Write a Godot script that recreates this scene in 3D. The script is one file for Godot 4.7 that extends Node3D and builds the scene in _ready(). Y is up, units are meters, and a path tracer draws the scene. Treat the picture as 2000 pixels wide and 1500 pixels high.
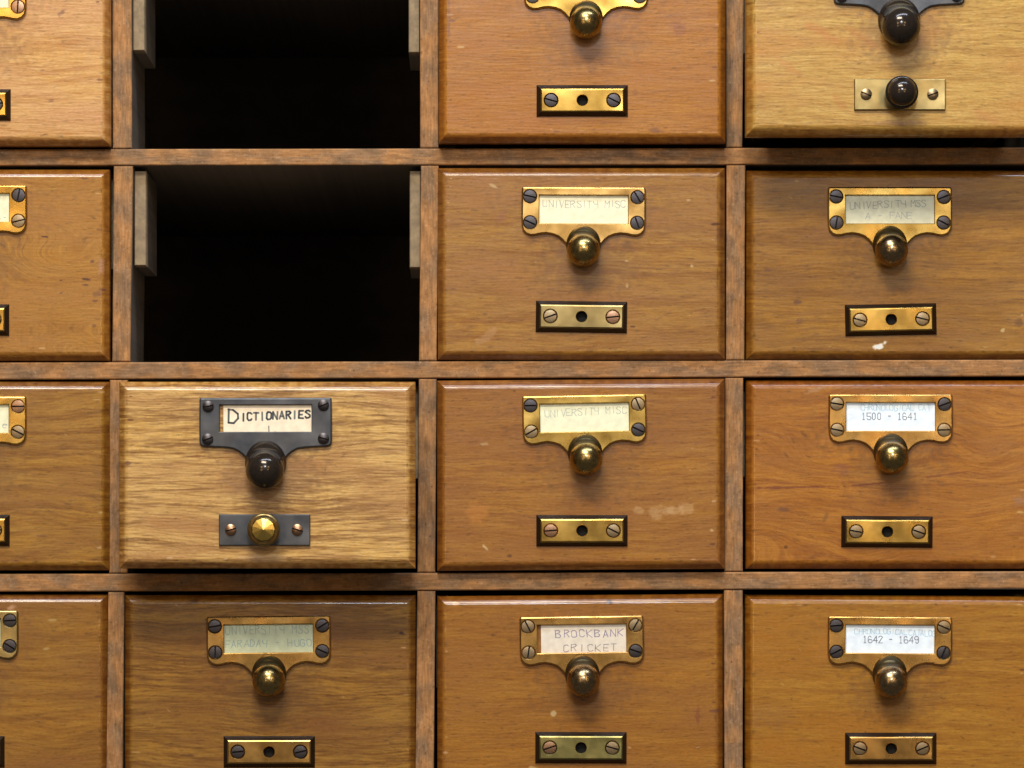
extends Node3D

# ---- scale: one pixel of the 2000 x 1500 photograph is 0.25 mm on the cabinet's front plane (z = 0)
const K := 0.00025
const EYE := Vector3(-0.025, -0.10, 2.0)
const DEEP := 0.40                      # depth of the cabinet

var M := {}
var taken := {}
var rng := RandomNumberGenerator.new()
var screw_mesh: ArrayMesh
var dome_mesh: ArrayMesh
var holder_mesh := {}
var knob_mesh := {}
var rod_mesh := {}
var cabinet: Node3D

# ------------------------------------------------------------------ names and tags
func numbered(called: String) -> String:
	var n: int = taken.get(called, 0)
	taken[called] = n + 1
	return called if n == 0 else "%s_%03d" % [called, n]

func part(called: String, mesh: Mesh, mats: Array, parent: Node3D, at := Transform3D()) -> MeshInstance3D:
	var o := MeshInstance3D.new()
	var key := "%d/%s" % [parent.get_instance_id(), called]
	var n: int = taken.get(key, 0)
	taken[key] = n + 1
	o.name = called if n == 0 else "%s_%03d" % [called, n]
	o.mesh = mesh
	for i in mini(mats.size(), mesh.get_surface_count()):
		o.set_surface_override_material(i, mats[i])
	o.transform = at
	o.cast_shadow = GeometryInstance3D.SHADOW_CASTING_SETTING_ON
	parent.add_child(o, true)
	return o

# ------------------------------------------------------------------ from a measured spot to a place in the room
func spot(x: float, y: float, z := 0.0) -> Vector3:
	var s := (EYE.z - z) / EYE.z
	return Vector3(EYE.x + ((x - 1000.0) * K - EYE.x) * s, EYE.y + ((750.0 - y) * K - EYE.y) * s, z)

# ------------------------------------------------------------------ mesh helpers
func tri(st: SurfaceTool, p: Array, n: Array, uv: Array) -> void:
	var g: Vector3 = (p[1] - p[0]).cross(p[2] - p[0])
	var order := [0, 1, 2] if g.dot(n[0] + n[1] + n[2]) < 0.0 else [0, 2, 1]
	for i in order:
		st.set_normal(n[i])
		st.set_uv(uv[i])
		st.add_vertex(p[i])

func quad(st: SurfaceTool, p: Array, n: Array, uv: Array) -> void:
	tri(st, [p[0], p[1], p[2]], [n[0], n[1], n[2]], [uv[0], uv[1], uv[2]])
	tri(st, [p[0], p[2], p[3]], [n[0], n[2], n[3]], [uv[0], uv[2], uv[3]])

func start() -> SurfaceTool:
	var st := SurfaceTool.new()
	st.begin(Mesh.PRIMITIVE_TRIANGLES)
	return st

func area2(poly: PackedVector2Array) -> float:
	var a := 0.0
	for i in poly.size():
		a += poly[i].cross(poly[(i + 1) % poly.size()])
	return a

func inset(poly: PackedVector2Array, d: float) -> PackedVector2Array:
	var n := poly.size()
	var turn := 1.0 if area2(poly) > 0.0 else -1.0
	var out := PackedVector2Array()
	for i in n:
		var a := (poly[i] - poly[(i + n - 1) % n]).normalized()
		var b := (poly[(i + 1) % n] - poly[i]).normalized()
		var na := Vector2(-a.y, a.x) * turn
		var nb := Vector2(-b.y, b.x) * turn
		var m := (na + nb).normalized()
		out.append(poly[i] + m * d / maxf(0.35, m.dot(na)))
	return out

# walls round an outline; profile holds [inset, z]; smooth: the outline is a curve
func walls(st: SurfaceTool, poly: PackedVector2Array, profile: Array, smooth: bool, uvf: Callable) -> void:
	var n := poly.size()
	var turn := 1.0 if area2(poly) > 0.0 else -1.0
	var loops := []
	for p in profile:
		loops.append(inset(poly, p[0]) if p[0] != 0.0 else poly)
	var segs := []
	for k in profile.size() - 1:
		segs.append(Vector2(profile[k + 1][1] - profile[k][1], profile[k + 1][0] - profile[k][0]).normalized())  # (outwards, up)
	for k in profile.size() - 1:
		var lo: Vector2 = segs[k]
		var hi: Vector2 = segs[k]
		if k > 0 and segs[k - 1].dot(segs[k]) > 0.6:
			lo = (segs[k - 1] + segs[k]).normalized()
		if k < segs.size() - 1 and segs[k + 1].dot(segs[k]) > 0.6:
			hi = (segs[k + 1] + segs[k]).normalized()
		for i in n:
			var j := (i + 1) % n
			var e := (poly[j] - poly[i]).normalized()
			var o := Vector2(e.y, -e.x) * turn
			var oi := o
			var oj := o
			if smooth:
				var ep := (poly[i] - poly[(i + n - 1) % n]).normalized()
				var en := (poly[(j + 1) % n] - poly[j]).normalized()
				var op := Vector2(ep.y, -ep.x) * turn
				var on := Vector2(en.y, -en.x) * turn
				if op.dot(o) > 0.5:
					oi = (op + o).normalized()
				if on.dot(o) > 0.5:
					oj = (on + o).normalized()
			var a: Vector2 = loops[k][i]
			var b: Vector2 = loops[k][j]
			var c: Vector2 = loops[k + 1][j]
			var d: Vector2 = loops[k + 1][i]
			var z0: float = profile[k][1]
			var z1: float = profile[k + 1][1]
			quad(st, [Vector3(a.x, a.y, z0), Vector3(b.x, b.y, z0), Vector3(c.x, c.y, z1), Vector3(d.x, d.y, z1)],
				[Vector3(oi.x * lo.x, oi.y * lo.x, lo.y), Vector3(oj.x * lo.x, oj.y * lo.x, lo.y), Vector3(oj.x * hi.x, oj.y * hi.x, hi.y), Vector3(oi.x * hi.x, oi.y * hi.x, hi.y)],
				[uvf.call(a), uvf.call(b), uvf.call(c), uvf.call(d)])

# a flat face with holes: cut into strips through the middle of every hole, so that no piece has one inside it
func face(st: SurfaceTool, outline: PackedVector2Array, holes: Array, z: float, uvf: Callable) -> void:
	var unit := K * 0.1
	var big := PackedVector2Array()
	for q in outline:
		big.append(q / unit)
	var cuts := [-20000.0, 20000.0]
	var gone := []
	for h in holes:
		var g := PackedVector2Array()
		var x := 0.0
		for q in h:
			g.append(q / unit)
			x += q.x / unit / h.size()
		gone.append(g)
		if not cuts.any(func(c): return absf(c - x) < 30.0):
			cuts.append(x)
	cuts.sort()
	var pieces := [big]
	if holes.size():
		pieces = []
		for i in cuts.size() - 1:
			var strip := PackedVector2Array([Vector2(cuts[i], -20000), Vector2(cuts[i + 1], -20000), Vector2(cuts[i + 1], 20000), Vector2(cuts[i], 20000)])
			var now := Geometry2D.intersect_polygons(big, strip)
			for g in gone:
				var next := []
				for p in now:
					next.append_array(Geometry2D.clip_polygons(p, g))
				now.assign(next)
			pieces.append_array(now)
	var up := Vector3(0, 0, 1)
	for p in pieces:
		var idx := Geometry2D.triangulate_polygon(p)
		if idx.is_empty():
			push_warning("face not cut")
		for t in range(0, idx.size(), 3):
			var a: Vector2 = p[idx[t]] * unit
			var b: Vector2 = p[idx[t + 1]] * unit
			var c: Vector2 = p[idx[t + 2]] * unit
			tri(st, [Vector3(a.x, a.y, z), Vector3(b.x, b.y, z), Vector3(c.x, c.y, z)], [up, up, up], [uvf.call(a), uvf.call(b), uvf.call(c)])

func circle(c: Vector2, r: float, n := 20) -> PackedVector2Array:
	var out := PackedVector2Array()
	for i in n:
		var a := TAU * i / n
		out.append(c + Vector2(cos(a), sin(a)) * r)
	return out

# a turned shape along +z; profile holds [radius, height]; facets: flat sides round the axis
func lathe(st: SurfaceTool, profile: Array, n := 36, facets := false) -> void:
	var segs := []
	for k in profile.size() - 1:
		segs.append(Vector2(profile[k + 1][1] - profile[k][1], profile[k][0] - profile[k + 1][0]).normalized())
	for k in profile.size() - 1:
		var lo: Vector2 = segs[k]
		var hi: Vector2 = segs[k]
		if k > 0 and segs[k - 1].dot(segs[k]) > 0.7:
			lo = (segs[k - 1] + segs[k]).normalized()
		if k < segs.size() - 1 and segs[k + 1].dot(segs[k]) > 0.7:
			hi = (segs[k + 1] + segs[k]).normalized()
		for i in n:
			var a0 := TAU * i / n
			var a1 := TAU * (i + 1) / n
			var r0: float = profile[k][0]
			var r1: float = profile[k + 1][0]
			var z0: float = profile[k][1]
			var z1: float = profile[k + 1][1]
			var m := (a0 + a1) / 2.0
			var d0 := Vector2(cos(a0), sin(a0))
			var d1 := Vector2(cos(a1), sin(a1))
			var e0 := Vector2(cos(m), sin(m)) if facets else d0
			var e1 := e0 if facets else d1
			var u0 := float(i) / n * 3.0
			var u1 := float(i + 1) / n * 3.0
			quad(st, [Vector3(d0.x * r0, d0.y * r0, z0), Vector3(d1.x * r0, d1.y * r0, z0), Vector3(d1.x * r1, d1.y * r1, z1), Vector3(d0.x * r1, d0.y * r1, z1)],
				[Vector3(e0.x * lo.x, e0.y * lo.x, lo.y), Vector3(e1.x * lo.x, e1.y * lo.x, lo.y), Vector3(e1.x * hi.x, e1.y * hi.x, hi.y), Vector3(e0.x * hi.x, e0.y * hi.x, hi.y)],
				[Vector2(u0, k * 0.13), Vector2(u1, k * 0.13), Vector2(u1, k * 0.13 + 0.13), Vector2(u0, k * 0.13 + 0.13)])

# a box between two corners
func slab(lo: Vector3, hi: Vector3, uv_scale := 4.0) -> ArrayMesh:
	var st := start()
	for axis in 3:
		var u := (axis + 1) % 3
		var v := (axis + 2) % 3
		for side in 2:
			var n := Vector3.ZERO
			n[axis] = 1.0 if side else -1.0
			var p := []
			var uv := []
			for c in [[0, 0], [1, 0], [1, 1], [0, 1]]:
				var q := Vector3.ZERO
				q[axis] = hi[axis] if side else lo[axis]
				q[u] = hi[u] if c[0] else lo[u]
				q[v] = hi[v] if c[1] else lo[v]
				p.append(q)
				uv.append(Vector2(q[u], q[v]) * uv_scale)
			quad(st, p, [n, n, n, n], uv)
	return st.commit()

# ------------------------------------------------------------------ pictures of surfaces
func noise_bytes(w: int, h: int, narrow: int, freq: float, sd: int, octaves := 3) -> PackedByteArray:
	var f := FastNoiseLite.new()
	f.seed = sd
	f.noise_type = FastNoiseLite.TYPE_SIMPLEX_SMOOTH
	f.frequency = freq
	f.fractal_octaves = octaves
	var im := f.get_image(maxi(8, w / narrow), h)
	im.convert(Image.FORMAT_L8)
	im.resize(w, h, Image.INTERPOLATE_CUBIC)
	return im.get_data()

const TW := 448
const TH := 296

# the face of one drawer: grain, pores, blotches, worn edges and the marks it carries
func wood(d: Dictionary) -> ImageTexture:
	var w: Dictionary = d.wood
	var r: Array = d.rect
	var sd: int = d.seed
	var stained := Color(0.90, 0.885, 0.575)
	var light: Color = w.light * stained
	var dark: Color = w.dark * stained
	var warm: Color = w.warm * stained
	var amount: float = w.get("grain", 0.6) * 1.15
	var slope: float = w.get("slope", 0.0)
	var bend: float = w.get("bend", 9.0)
	var fleck: float = w.get("fleck", 0.0)
	var a := noise_bytes(TW, TH, 3, 0.011, sd, 3)
	var b := noise_bytes(TW, TH, 20, 0.06, sd + 1, 4)
	var c := noise_bytes(TW, TH, 12, 0.26, sd + 2, 2)
	var p := noise_bytes(TW, TH, 7, 0.33, sd + 3, 1)
	var low := noise_bytes(TW, TH, 2, 0.006, sd + 4, 2)
	var rub := noise_bytes(TW, TH, 1, 0.06, sd + 5, 4)
	var speck := noise_bytes(TW, TH, 3, 0.42, sd + 6, 2)
	var sx := TW / float(r[2] - r[0])
	var sy := TH / float(r[3] - r[1])
	var edge_l := 12.5 * sx
	var edge_t := 12.0 * sy
	var edge_b := 12.5 * sy
	var out := PackedByteArray()
	out.resize(TW * TH * 3)
	var lr := light.r
	var lg := light.g
	var lb := light.b
	var dr := dark.r - lr
	var dg := dark.g - lg
	var db := dark.b - lb
	var ring: float = w.get("ring", 0.0)
	var at := 0
	for y in TH:
		var ey := minf(y / edge_t, (TH - 1 - y) / edge_b)
		for x in TW:
			var i := y * TW + x
			var yy := y + int(slope * (x - TW / 2) + (low[i] - 128) * bend / 128.0)
			yy = clampi(yy if yy >= 0 else -yy, 0, 2 * TH - 2)
			if yy >= TH:
				yy = 2 * TH - 2 - yy
			var j := yy * TW + x
			var g := b[j] / 255.0
			var f := c[j] / 255.0
			var t := (g - 0.5) * 0.9 + (f - 0.5) * 0.85
			if ring > 0.0:
				t += 0.34 * ring * sin(yy * 0.42 + g * 9.0)
			t = clampf(0.42 + t * amount * 1.9, 0.0, 1.15)
			var k := a[i] / 255.0 * 0.95
			k = k * k * 1.25
			var gold := clampf((rub[i] * 0.35 + (255 - a[i]) * 0.65) / 255.0 - 0.52, 0.0, 1.0)
			var cr := lr + dr * t
			var cg := lg + dg * t
			var cb := lb + db * t
			cr += (warm.r - cr) * k
			cg += (warm.g - cg) * k
			cb += (warm.b - cb) * k
			cr += (0.74 - cr) * gold * 0.5
			cg += (0.47 - cg) * gold * 0.5
			cb += (0.14 - cb) * gold * 0.7
			var sp := 0.93 + speck[j] / 255.0 * 0.14
			cr *= sp
			cg *= sp
			cb *= sp
			if p[j] > 196:
				var q := 1.0 - (p[j] - 196) / 59.0 * 0.24
				cr *= q
				cg *= q
				cb *= q
			elif fleck > 0.0 and p[j] < 46:
				var q2 := (46 - p[j]) / 46.0 * fleck
				cr += (0.96 - cr) * q2
				cg += (0.86 - cg) * q2
				cb += (0.66 - cb) * q2
			# the bevel keeps old dark varnish, with edge shade painted in too; its shoulder is rubbed
			var ex := minf(x, TW - 1 - x) / edge_l
			var e := minf(ex, ey)
			if e < 1.6:
				var n := rub[i] / 255.0
				if e < 1.08:
					var s := (0.14 + 0.50 * n) * clampf((1.08 - e) * 3.0, 0.0, 1.35)
					cr *= 1.0 - s * 0.34
					cg *= 1.0 - s * 0.48
					cb *= 1.0 - s * 0.76
				elif n > 0.66 and e < 1.3:
					var s2 := (n - 0.66) * 1.3
					cr += (0.80 - cr) * s2
					cg += (0.66 - cg) * s2
					cb += (0.56 - cb) * s2
				elif n < 0.42:
					var s3 := (0.42 - n) * 1.5 * (1.6 - e)
					cr *= 1.0 - s3
					cg *= 1.0 - s3
					cb *= 1.0 - s3
			out[at] = clampi(int(cr * 255.0), 0, 255)
			out[at + 1] = clampi(int(cg * 255.0), 0, 255)
			out[at + 2] = clampi(int(cb * 255.0), 0, 255)
			at += 3
	var im := Image.create_from_data(TW, TH, false, Image.FORMAT_RGB8, out)
	var own := RandomNumberGenerator.new()
	own.seed = sd * 17 + 5
	# where hands have reached for the pull the varnish is grey with grime
	var hd: Dictionary = d.holder
	blot(im, (hd.x + 8 - r[0]) * sx, (hd.y + 150 - r[1]) * sy, 120 * sx, 70 * sy, Color(0.30, 0.21, 0.17), 0.20, rub)
	blot(im, (hd.x - r[0]) * sx, (hd.y + 50 - r[1]) * sy, 190 * sx, 80 * sy, Color(0.34, 0.24, 0.19), 0.14, rub)
	for m in d.get("marks", []):
		blot(im, (m[0] - r[0]) * sx, (m[1] - r[1]) * sy, m[2] * sx, m[3] * sy, m[4], m[5], rub, m[6] if m.size() > 6 else 0.0)
	# small scratches, dents and specks of paint that every one of them has
	for n in 16:
		var pale := own.randf() < 0.35
		blot(im, own.randf_range(14, TW - 14), own.randf_range(14, TH - 14), own.randf_range(1.2, 5.0), own.randf_range(0.7, 1.6),
			Color(0.86, 0.76, 0.62) if pale else Color(0.22, 0.12, 0.08), own.randf_range(0.12, 0.38), rub, own.randf_range(-0.4, 0.8))
	# scuffs along the edges
	for n in 14:
		var side := own.randi() % 4
		var bx: float = [16.0, TW - 17.0, own.randf_range(10, TW - 10), own.randf_range(10, TW - 10)][side]
		var by: float = [own.randf_range(10, TH - 10), own.randf_range(10, TH - 10), 15.0, TH - 18.0][side]
		blot(im, bx + own.randf_range(-3, 3), by + own.randf_range(-3, 3), own.randf_range(2.0, 7.0), own.randf_range(0.8, 2.2), Color(0.28, 0.15, 0.10) if own.randf() < 0.6 else Color(0.85, 0.72, 0.6), own.randf_range(0.2, 0.55), rub, 0.0)
	return ImageTexture.create_from_image(im)

# an uneven blot with a ragged edge
func blot(im: Image, cx: float, cy: float, hw: float, hh: float, col: Color, strength: float, rag: PackedByteArray, turn := 0.0) -> void:
	var reach := int(maxf(hw, hh) * 1.5 + 2.0)
	var cs := cos(turn)
	var sn := sin(turn)
	for y in range(maxi(0, int(cy) - reach), mini(im.get_height(), int(cy) + reach + 1)):
		for x in range(maxi(0, int(cx) - reach), mini(im.get_width(), int(cx) + reach + 1)):
			var dx := x - cx
			var dy := y - cy
			var u := (dx * cs + dy * sn) / hw
			var v := (-dx * sn + dy * cs) / hh
			var n := rag[(y % TH) * TW + (x % TW)] / 255.0
			var q := 1.0 - sqrt(u * u + v * v) + (n - 0.5) * 1.0
			var s := clampf(q * 2.2, 0.0, 1.0) * strength
			if s > 0.0:
				im.set_pixel(x, y, im.get_pixel(x, y).lerp(col, s))

# the worn front edges of the cabinet's own boards, one long strip
func frame_picture() -> ImageTexture:
	var w := 2048
	var h := 256
	var a := noise_bytes(w, h, 2, 0.02, 301, 4)
	var b := noise_bytes(w, h, 2, 0.05, 302, 4)
	var c := noise_bytes(w, h, 10, 0.28, 303, 2)
	var e := noise_bytes(w, h, 1, 0.14, 304, 3)
	var out := PackedByteArray()
	out.resize(w * h * 3)
	var at := 0
	for i in w * h:
		var k := clampf((a[i] / 255.0 - 0.38) * 3.2, 0.0, 1.0)   # dirt against clean wood
		var m := b[i] / 255.0
		var g := c[i] / 255.0
		var n := e[i] / 255.0
		var cr := 0.69 + (0.60 - 0.69) * k
		var cg := 0.49 + (0.455 - 0.49) * k
		var cb := 0.30 + (0.32 - 0.30) * k
		var s := 0.76 + 0.28 * m + 0.24 * (g - 0.5)
		cr *= s
		cg *= s
		cb *= s
		if n > 0.66:
			var q := (n - 0.66) * 1.8
			cr += (0.80 - cr) * q
			cg += (0.68 - cg) * q
			cb += (0.55 - cb) * q
		elif n < 0.25:
			var q2 := (0.25 - n) * 2.0
			cr *= 1.0 - q2
			cg *= 1.0 - q2
			cb *= 1.0 - q2
		out[at] = clampi(int(cr * 255.0), 0, 255)
		out[at + 1] = clampi(int(cg * 255.0), 0, 255)
		out[at + 2] = clampi(int(cb * 255.0), 0, 255)
		at += 3
	return ImageTexture.create_from_image(Image.create_from_data(w, h, false, Image.FORMAT_RGB8, out))

func mottled(lo: Color, hi: Color, freq: float, sd: int, narrow := 1, size := 256, sharp := 1.0) -> ImageTexture:
	var a := noise_bytes(size, size, narrow, freq, sd, 4)
	var b := noise_bytes(size, size, 1, freq * 4.0, sd + 1, 3)
	var out := PackedByteArray()
	out.resize(size * size * 3)
	for i in size * size:
		var t := clampf(0.5 + ((a[i] * 0.65 + b[i] * 0.35) / 255.0 - 0.5) * sharp, 0.0, 1.0)
		var c := lo.lerp(hi, t)
		out[i * 3] = int(c.r * 255.0)
		out[i * 3 + 1] = int(c.g * 255.0)
		out[i * 3 + 2] = int(c.b * 255.0)
	return ImageTexture.create_from_image(Image.create_from_data(size, size, false, Image.FORMAT_RGB8, out))

func bumps(w: int, h: int, narrow: int, freq: float, sd: int, strength: float, octaves := 3, coarse := 1) -> ImageTexture:
	var f := FastNoiseLite.new()
	f.seed = sd
	f.noise_type = FastNoiseLite.TYPE_SIMPLEX_SMOOTH
	f.frequency = freq * coarse
	f.fractal_octaves = octaves
	var im := f.get_image(maxi(8, w / narrow / coarse), maxi(8, h / coarse))
	im.convert(Image.FORMAT_RF)
	im.resize(w, h, Image.INTERPOLATE_CUBIC)
	im.bump_map_to_normal_map(strength)
	return ImageTexture.create_from_image(im)

# ------------------------------------------------------------------ hand lettering, drawn as strokes
const GLYPH := {
	"A": "06 20 46|14 34", "B": "00 06|00 30 41 32 03|33 44 45 36 06", "C": "41 30 10 01 05 16 36 45", "D": "00 06 26 44 42 20 00",
	"E": "40 00 06 46|03 33", "F": "40 00 06|03 33", "G": "41 30 10 01 05 16 36 45 43 23", "H": "00 06|40 46|03 43", "I": "20 26",
	"K": "00 06|40 03 46", "L": "00 06 46", "M": "06 00 23 40 46", "N": "06 00 46 40", "O": "10 01 05 16 36 45 41 30 10", "R": "06 00 30 41 32 03|23 46",
	"S": "41 30 10 01 12 33 44 45 36 16 05", "T": "00 40|20 26", "U": "00 05 16 36 45 40", "V": "00 26 40", "Y": "00 02 13 43|40 46",
	"0": "10 01 05 16 26 35 31 20 10", "1": "11 20 26|16 36", "2": "01 10 30 41 32 06 46", "4": "36 30 04 44", "5": "40 00 03 33 44 45 36 16 05",
	"6": "31 20 10 01 05 16 36 45 44 33 13 04", "9": "15 26 36 45 41 30 10 01 02 13 33 42", "-": "13 33", ".": "25 26", "e": "03 43 42 32 12 03 05 16 36",
}

func stroke(im: Image, a: Vector2, b: Vector2, col: Color, width: float, strength: float) -> void:
	var lo := Vector2(minf(a.x, b.x), minf(a.y, b.y)) - Vector2.ONE * (width + 1.0)
	var hi := Vector2(maxf(a.x, b.x), maxf(a.y, b.y)) + Vector2.ONE * (width + 1.0)
	for y in range(maxi(0, int(lo.y)), mini(im.get_height(), int(hi.y) + 1)):
		for x in range(maxi(0, int(lo.x)), mini(im.get_width(), int(hi.x) + 1)):
			var q := Geometry2D.get_closest_point_to_segment(Vector2(x, y), a, b).distance_to(Vector2(x, y))
			var s := clampf(width / 2.0 - q + 0.5, 0.0, 1.0) * strength
			if s > 0.0:
				im.set_pixel(x, y, im.get_pixel(x, y).lerp(col, s))

# x, y: the top left of the first letter in card pixels; w, h: a letter; step: from letter to letter; rise: per letter
func write(im: Image, words: String, x: float, y: float, w: float, h: float, step: float, col: Color, width: float, strength: float, rise := 0.0, wild := 0.12) -> void:
	for ch in words:
		if GLYPH.has(ch):
			var jx := rng.randf_range(-wild, wild) * w
			var jy := rng.randf_range(-wild, wild) * h * 0.6
			var lean := rng.randf_range(-wild, wild) * 0.9
			for line: String in GLYPH[ch].split("|"):
				var last := Vector2.INF
				for dot: String in line.split(" "):
					var gx := (dot.unicode_at(0) - 48) / 4.0
					var gy := (dot.unicode_at(1) - 48) / 6.0
					if wild > 0.0:
						gx += rng.randf_range(-0.05, 0.05)
						gy += rng.randf_range(-0.04, 0.04)
					var q := Vector2(x + jx + gx * w - (gy - 0.5) * lean * w, y + jy + gy * h)
					if last != Vector2.INF:
						stroke(im, last, q, col, width, strength * rng.randf_range(0.6, 1.0))
					last = q
		x += step
		y -= rise

# a card: 2.5 picture points to a photograph pixel
func card_picture(wide: float, high: float, paper: Color, lines: Array, sd: int) -> ImageTexture:
	var w := int(wide * 2.5)
	var h := int(high * 2.5)
	var im := Image.create(w, h, false, Image.FORMAT_RGB8)
	im.fill(paper)
	var n := noise_bytes(w, h, 1, 0.02, sd, 4)
	for y in h:
		for x in w:
			var s := 0.955 + n[y * w + x] / 255.0 * 0.09
			im.set_pixel(x, y, Color(minf(1.0, paper.r * s), minf(1.0, paper.g * s), minf(1.0, paper.b * s * (0.98 + 0.02 * s))))
	for l in lines:
		rng.seed = sd + int(l[1] * 3.0)
		write(im, l[0], l[1] * 2.5, l[2] * 2.5, l[3] * 2.5, l[4] * 2.5, l[5] * 2.5, l[6], l[7] * 2.5, l[8], l[9] * 2.5, l[10])
	return ImageTexture.create_from_image(im)

# ------------------------------------------------------------------ materials
func mat(called: String, col: Color, rough: float, metal := 0.0) -> StandardMaterial3D:
	var m := StandardMaterial3D.new()
	m.resource_name = called
	m.albedo_color = col
	m.roughness = rough
	m.metallic = metal
	M[called] = m
	return m

func make_materials() -> void:
	var wave := bumps(256, 256, 1, 0.013, 41, 6.0, 1, 8)
	var scuff := mottled(Color(0.72, 0.72, 0.72), Color(1, 1, 1), 0.02, 44, 1, 256, 1.2)
	var tone := {
		"golden brass": [Color(0.64, 0.50, 0.24), Color(0.88, 0.73, 0.40), 0.27], "yellow brass": [Color(0.62, 0.46, 0.20), Color(0.88, 0.71, 0.36), 0.26],
		"copper brass": [Color(0.62, 0.46, 0.25), Color(0.86, 0.68, 0.39), 0.27], "dull brass": [Color(0.48, 0.41, 0.26), Color(0.72, 0.62, 0.40), 0.34],
		"green brass": [Color(0.44, 0.42, 0.26), Color(0.68, 0.62, 0.38), 0.36], "dark bronze": [Color(0.25, 0.255, 0.27), Color(0.38, 0.37, 0.36), 0.40],
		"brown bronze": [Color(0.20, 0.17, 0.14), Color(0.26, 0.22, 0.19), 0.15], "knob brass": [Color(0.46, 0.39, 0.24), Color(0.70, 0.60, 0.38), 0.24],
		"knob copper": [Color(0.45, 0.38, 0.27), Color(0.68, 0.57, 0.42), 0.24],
	}
	for k in tone:
		var m := mat(k, Color.WHITE, 1.0, 0.6 if k.ends_with("bronze") else 1.0)
		m.albedo_texture = mottled(tone[k][0], tone[k][1], 0.02, hash(k) % 1000, 1, 128, 1.2)
		m.roughness = tone[k][2] * 1.25
		m.roughness_texture = scuff
		m.roughness_texture_channel = BaseMaterial3D.TEXTURE_CHANNEL_RED
		m.normal_enabled = true
		m.normal_texture = wave
		m.normal_scale = 0.08 if k.begins_with("knob") else (0.0 if k == "brown bronze" else 0.28)
	mat("bevel bronze", Color(0.20, 0.15, 0.11), 0.45, 0.7)  # darker bronze on the broad bevels of the raised rod plates
	mat("screw steel", Color(0.31, 0.29, 0.29), 0.42, 1.0)
	mat("screw brass", Color(0.58, 0.50, 0.38), 0.40, 1.0)
	mat("screw copper", Color(0.62, 0.48, 0.37), 0.36, 1.0)
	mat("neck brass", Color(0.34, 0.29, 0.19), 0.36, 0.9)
	mat("turned brass", Color(0.80, 0.68, 0.36), 0.28, 1.0)
	mat("slot dark", Color(0.07, 0.06, 0.06), 0.8, 0.2)  # near-black walls and floor of the screw slots
	mat("hole dark", Color(0.012, 0.012, 0.014), 0.95)
	var bare := mat("bare wood", Color.WHITE, 0.85)
	bare.albedo_texture = mottled(Color(0.46, 0.39, 0.30), Color(0.62, 0.53, 0.40), 0.05, 71, 1, 256, 1.3)
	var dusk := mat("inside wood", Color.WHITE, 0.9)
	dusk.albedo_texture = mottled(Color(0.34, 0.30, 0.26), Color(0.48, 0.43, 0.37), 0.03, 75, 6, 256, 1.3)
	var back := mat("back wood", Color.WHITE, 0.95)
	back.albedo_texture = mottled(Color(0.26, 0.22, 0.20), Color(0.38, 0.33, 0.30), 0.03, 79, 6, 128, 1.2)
	var fr := mat("frame wood", Color.WHITE, 0.7)
	fr.metallic_specular = 0.3
	fr.albedo_texture = frame_picture()
	fr.normal_enabled = true
	fr.normal_texture = bumps(512, 256, 3, 0.10, 83, 4.0, 4)
	fr.normal_scale = 0.12
	M["uneven shine"] = mottled(Color(0.45, 0.45, 0.45), Color(1, 1, 1), 0.035, 97, 2, 256, 2.2)
	M["grain bumps"] = bumps(TW, TH, 10, 0.20, 91, 3.0, 3)

# ------------------------------------------------------------------ fittings, all round the middle of their top edge or their centre
func holder_outline(style: String) -> PackedVector2Array:
	var half := []
	if style == "brass":
		half = [[60, 0], [116, 0], [119.5, 0.8], [121, 4], [121.3, 30], [121.5, 60], [121, 76], [119, 85], [113, 92], [104, 95.5], [94, 95], [84, 92.5], [72, 91.5], [60, 93.5], [50, 97.5], [42, 104], [35, 112], [30, 120], [24, 128], [12, 132]]
	else:
		half = [[60, 0], [125, 0], [128, 0.6], [129, 3], [129.5, 30], [129.5, 60], [129.5, 84], [128, 91], [124, 94.5], [116, 96], [104, 96.5], [90, 97], [76, 98], [63, 100], [53, 105], [44, 112], [37, 120], [32, 128], [26, 136], [14, 140]]
	var out := PackedVector2Array([Vector2(0, 0)])
	for p in half:
		out.append(Vector2(p[0], -p[1]) * K)
	out.append(Vector2(0, -half[-1][1]) * K)
	half.reverse()
	for p in half:
		out.append(Vector2(-p[0], -p[1]) * K)
	return out

func screw_spots(style: String) -> Array:
	if style == "brass":
		return [Vector2(-105, -19), Vector2(105, -20), Vector2(-104.5, -70), Vector2(104.5, -70)]
	return [Vector2(-112, -17), Vector2(113, -15), Vector2(-113, -81), Vector2(113, -80)]

func make_holder(style: String) -> ArrayMesh:
	var thick := 0.0019
	var uvf := func(p: Vector2) -> Vector2: return p * 14.0 + Vector2(0.5, 0.7)
	var st := start()
	var poly := holder_outline(style)
	var prof := [[0.0, 0.0], [0.0, thick - 0.0009], [0.00012, thick - 0.00045], [0.00038, thick - 0.00014], [0.0008, thick]]
	walls(st, poly, prof, true, uvf)
	var hx := 86.5 if style == "brass" else 89.5
	var y0 := 16.5 if style == "brass" else 14.0
	var y1 := 71.5 if style == "brass" else 66.5
	var win := PackedVector2Array()
	for c in [[-hx, -y0], [hx, -y0], [hx, -y1], [-hx, -y1]]:
		win.append(Vector2(c[0], c[1]) * K)
	var lip := inset(win, -0.00035)
	var holes := [lip]
	walls(st, win, [[-0.00035, thick], [-0.0001, thick - 0.00012], [0.0, thick - 0.0004], [0.0, 0.0]], false, uvf)
	if style == "brass":
		for s in screw_spots(style):
			var c := circle(s * K, 14.4 * K, 20)
			holes.append(c)
			walls(st, c, [[0.0, thick], [0.0008, thick - 0.0008]], true, uvf)
	face(st, inset(poly, 0.0008), holes, thick, uvf)
	return _turned_in(st.commit())

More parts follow.
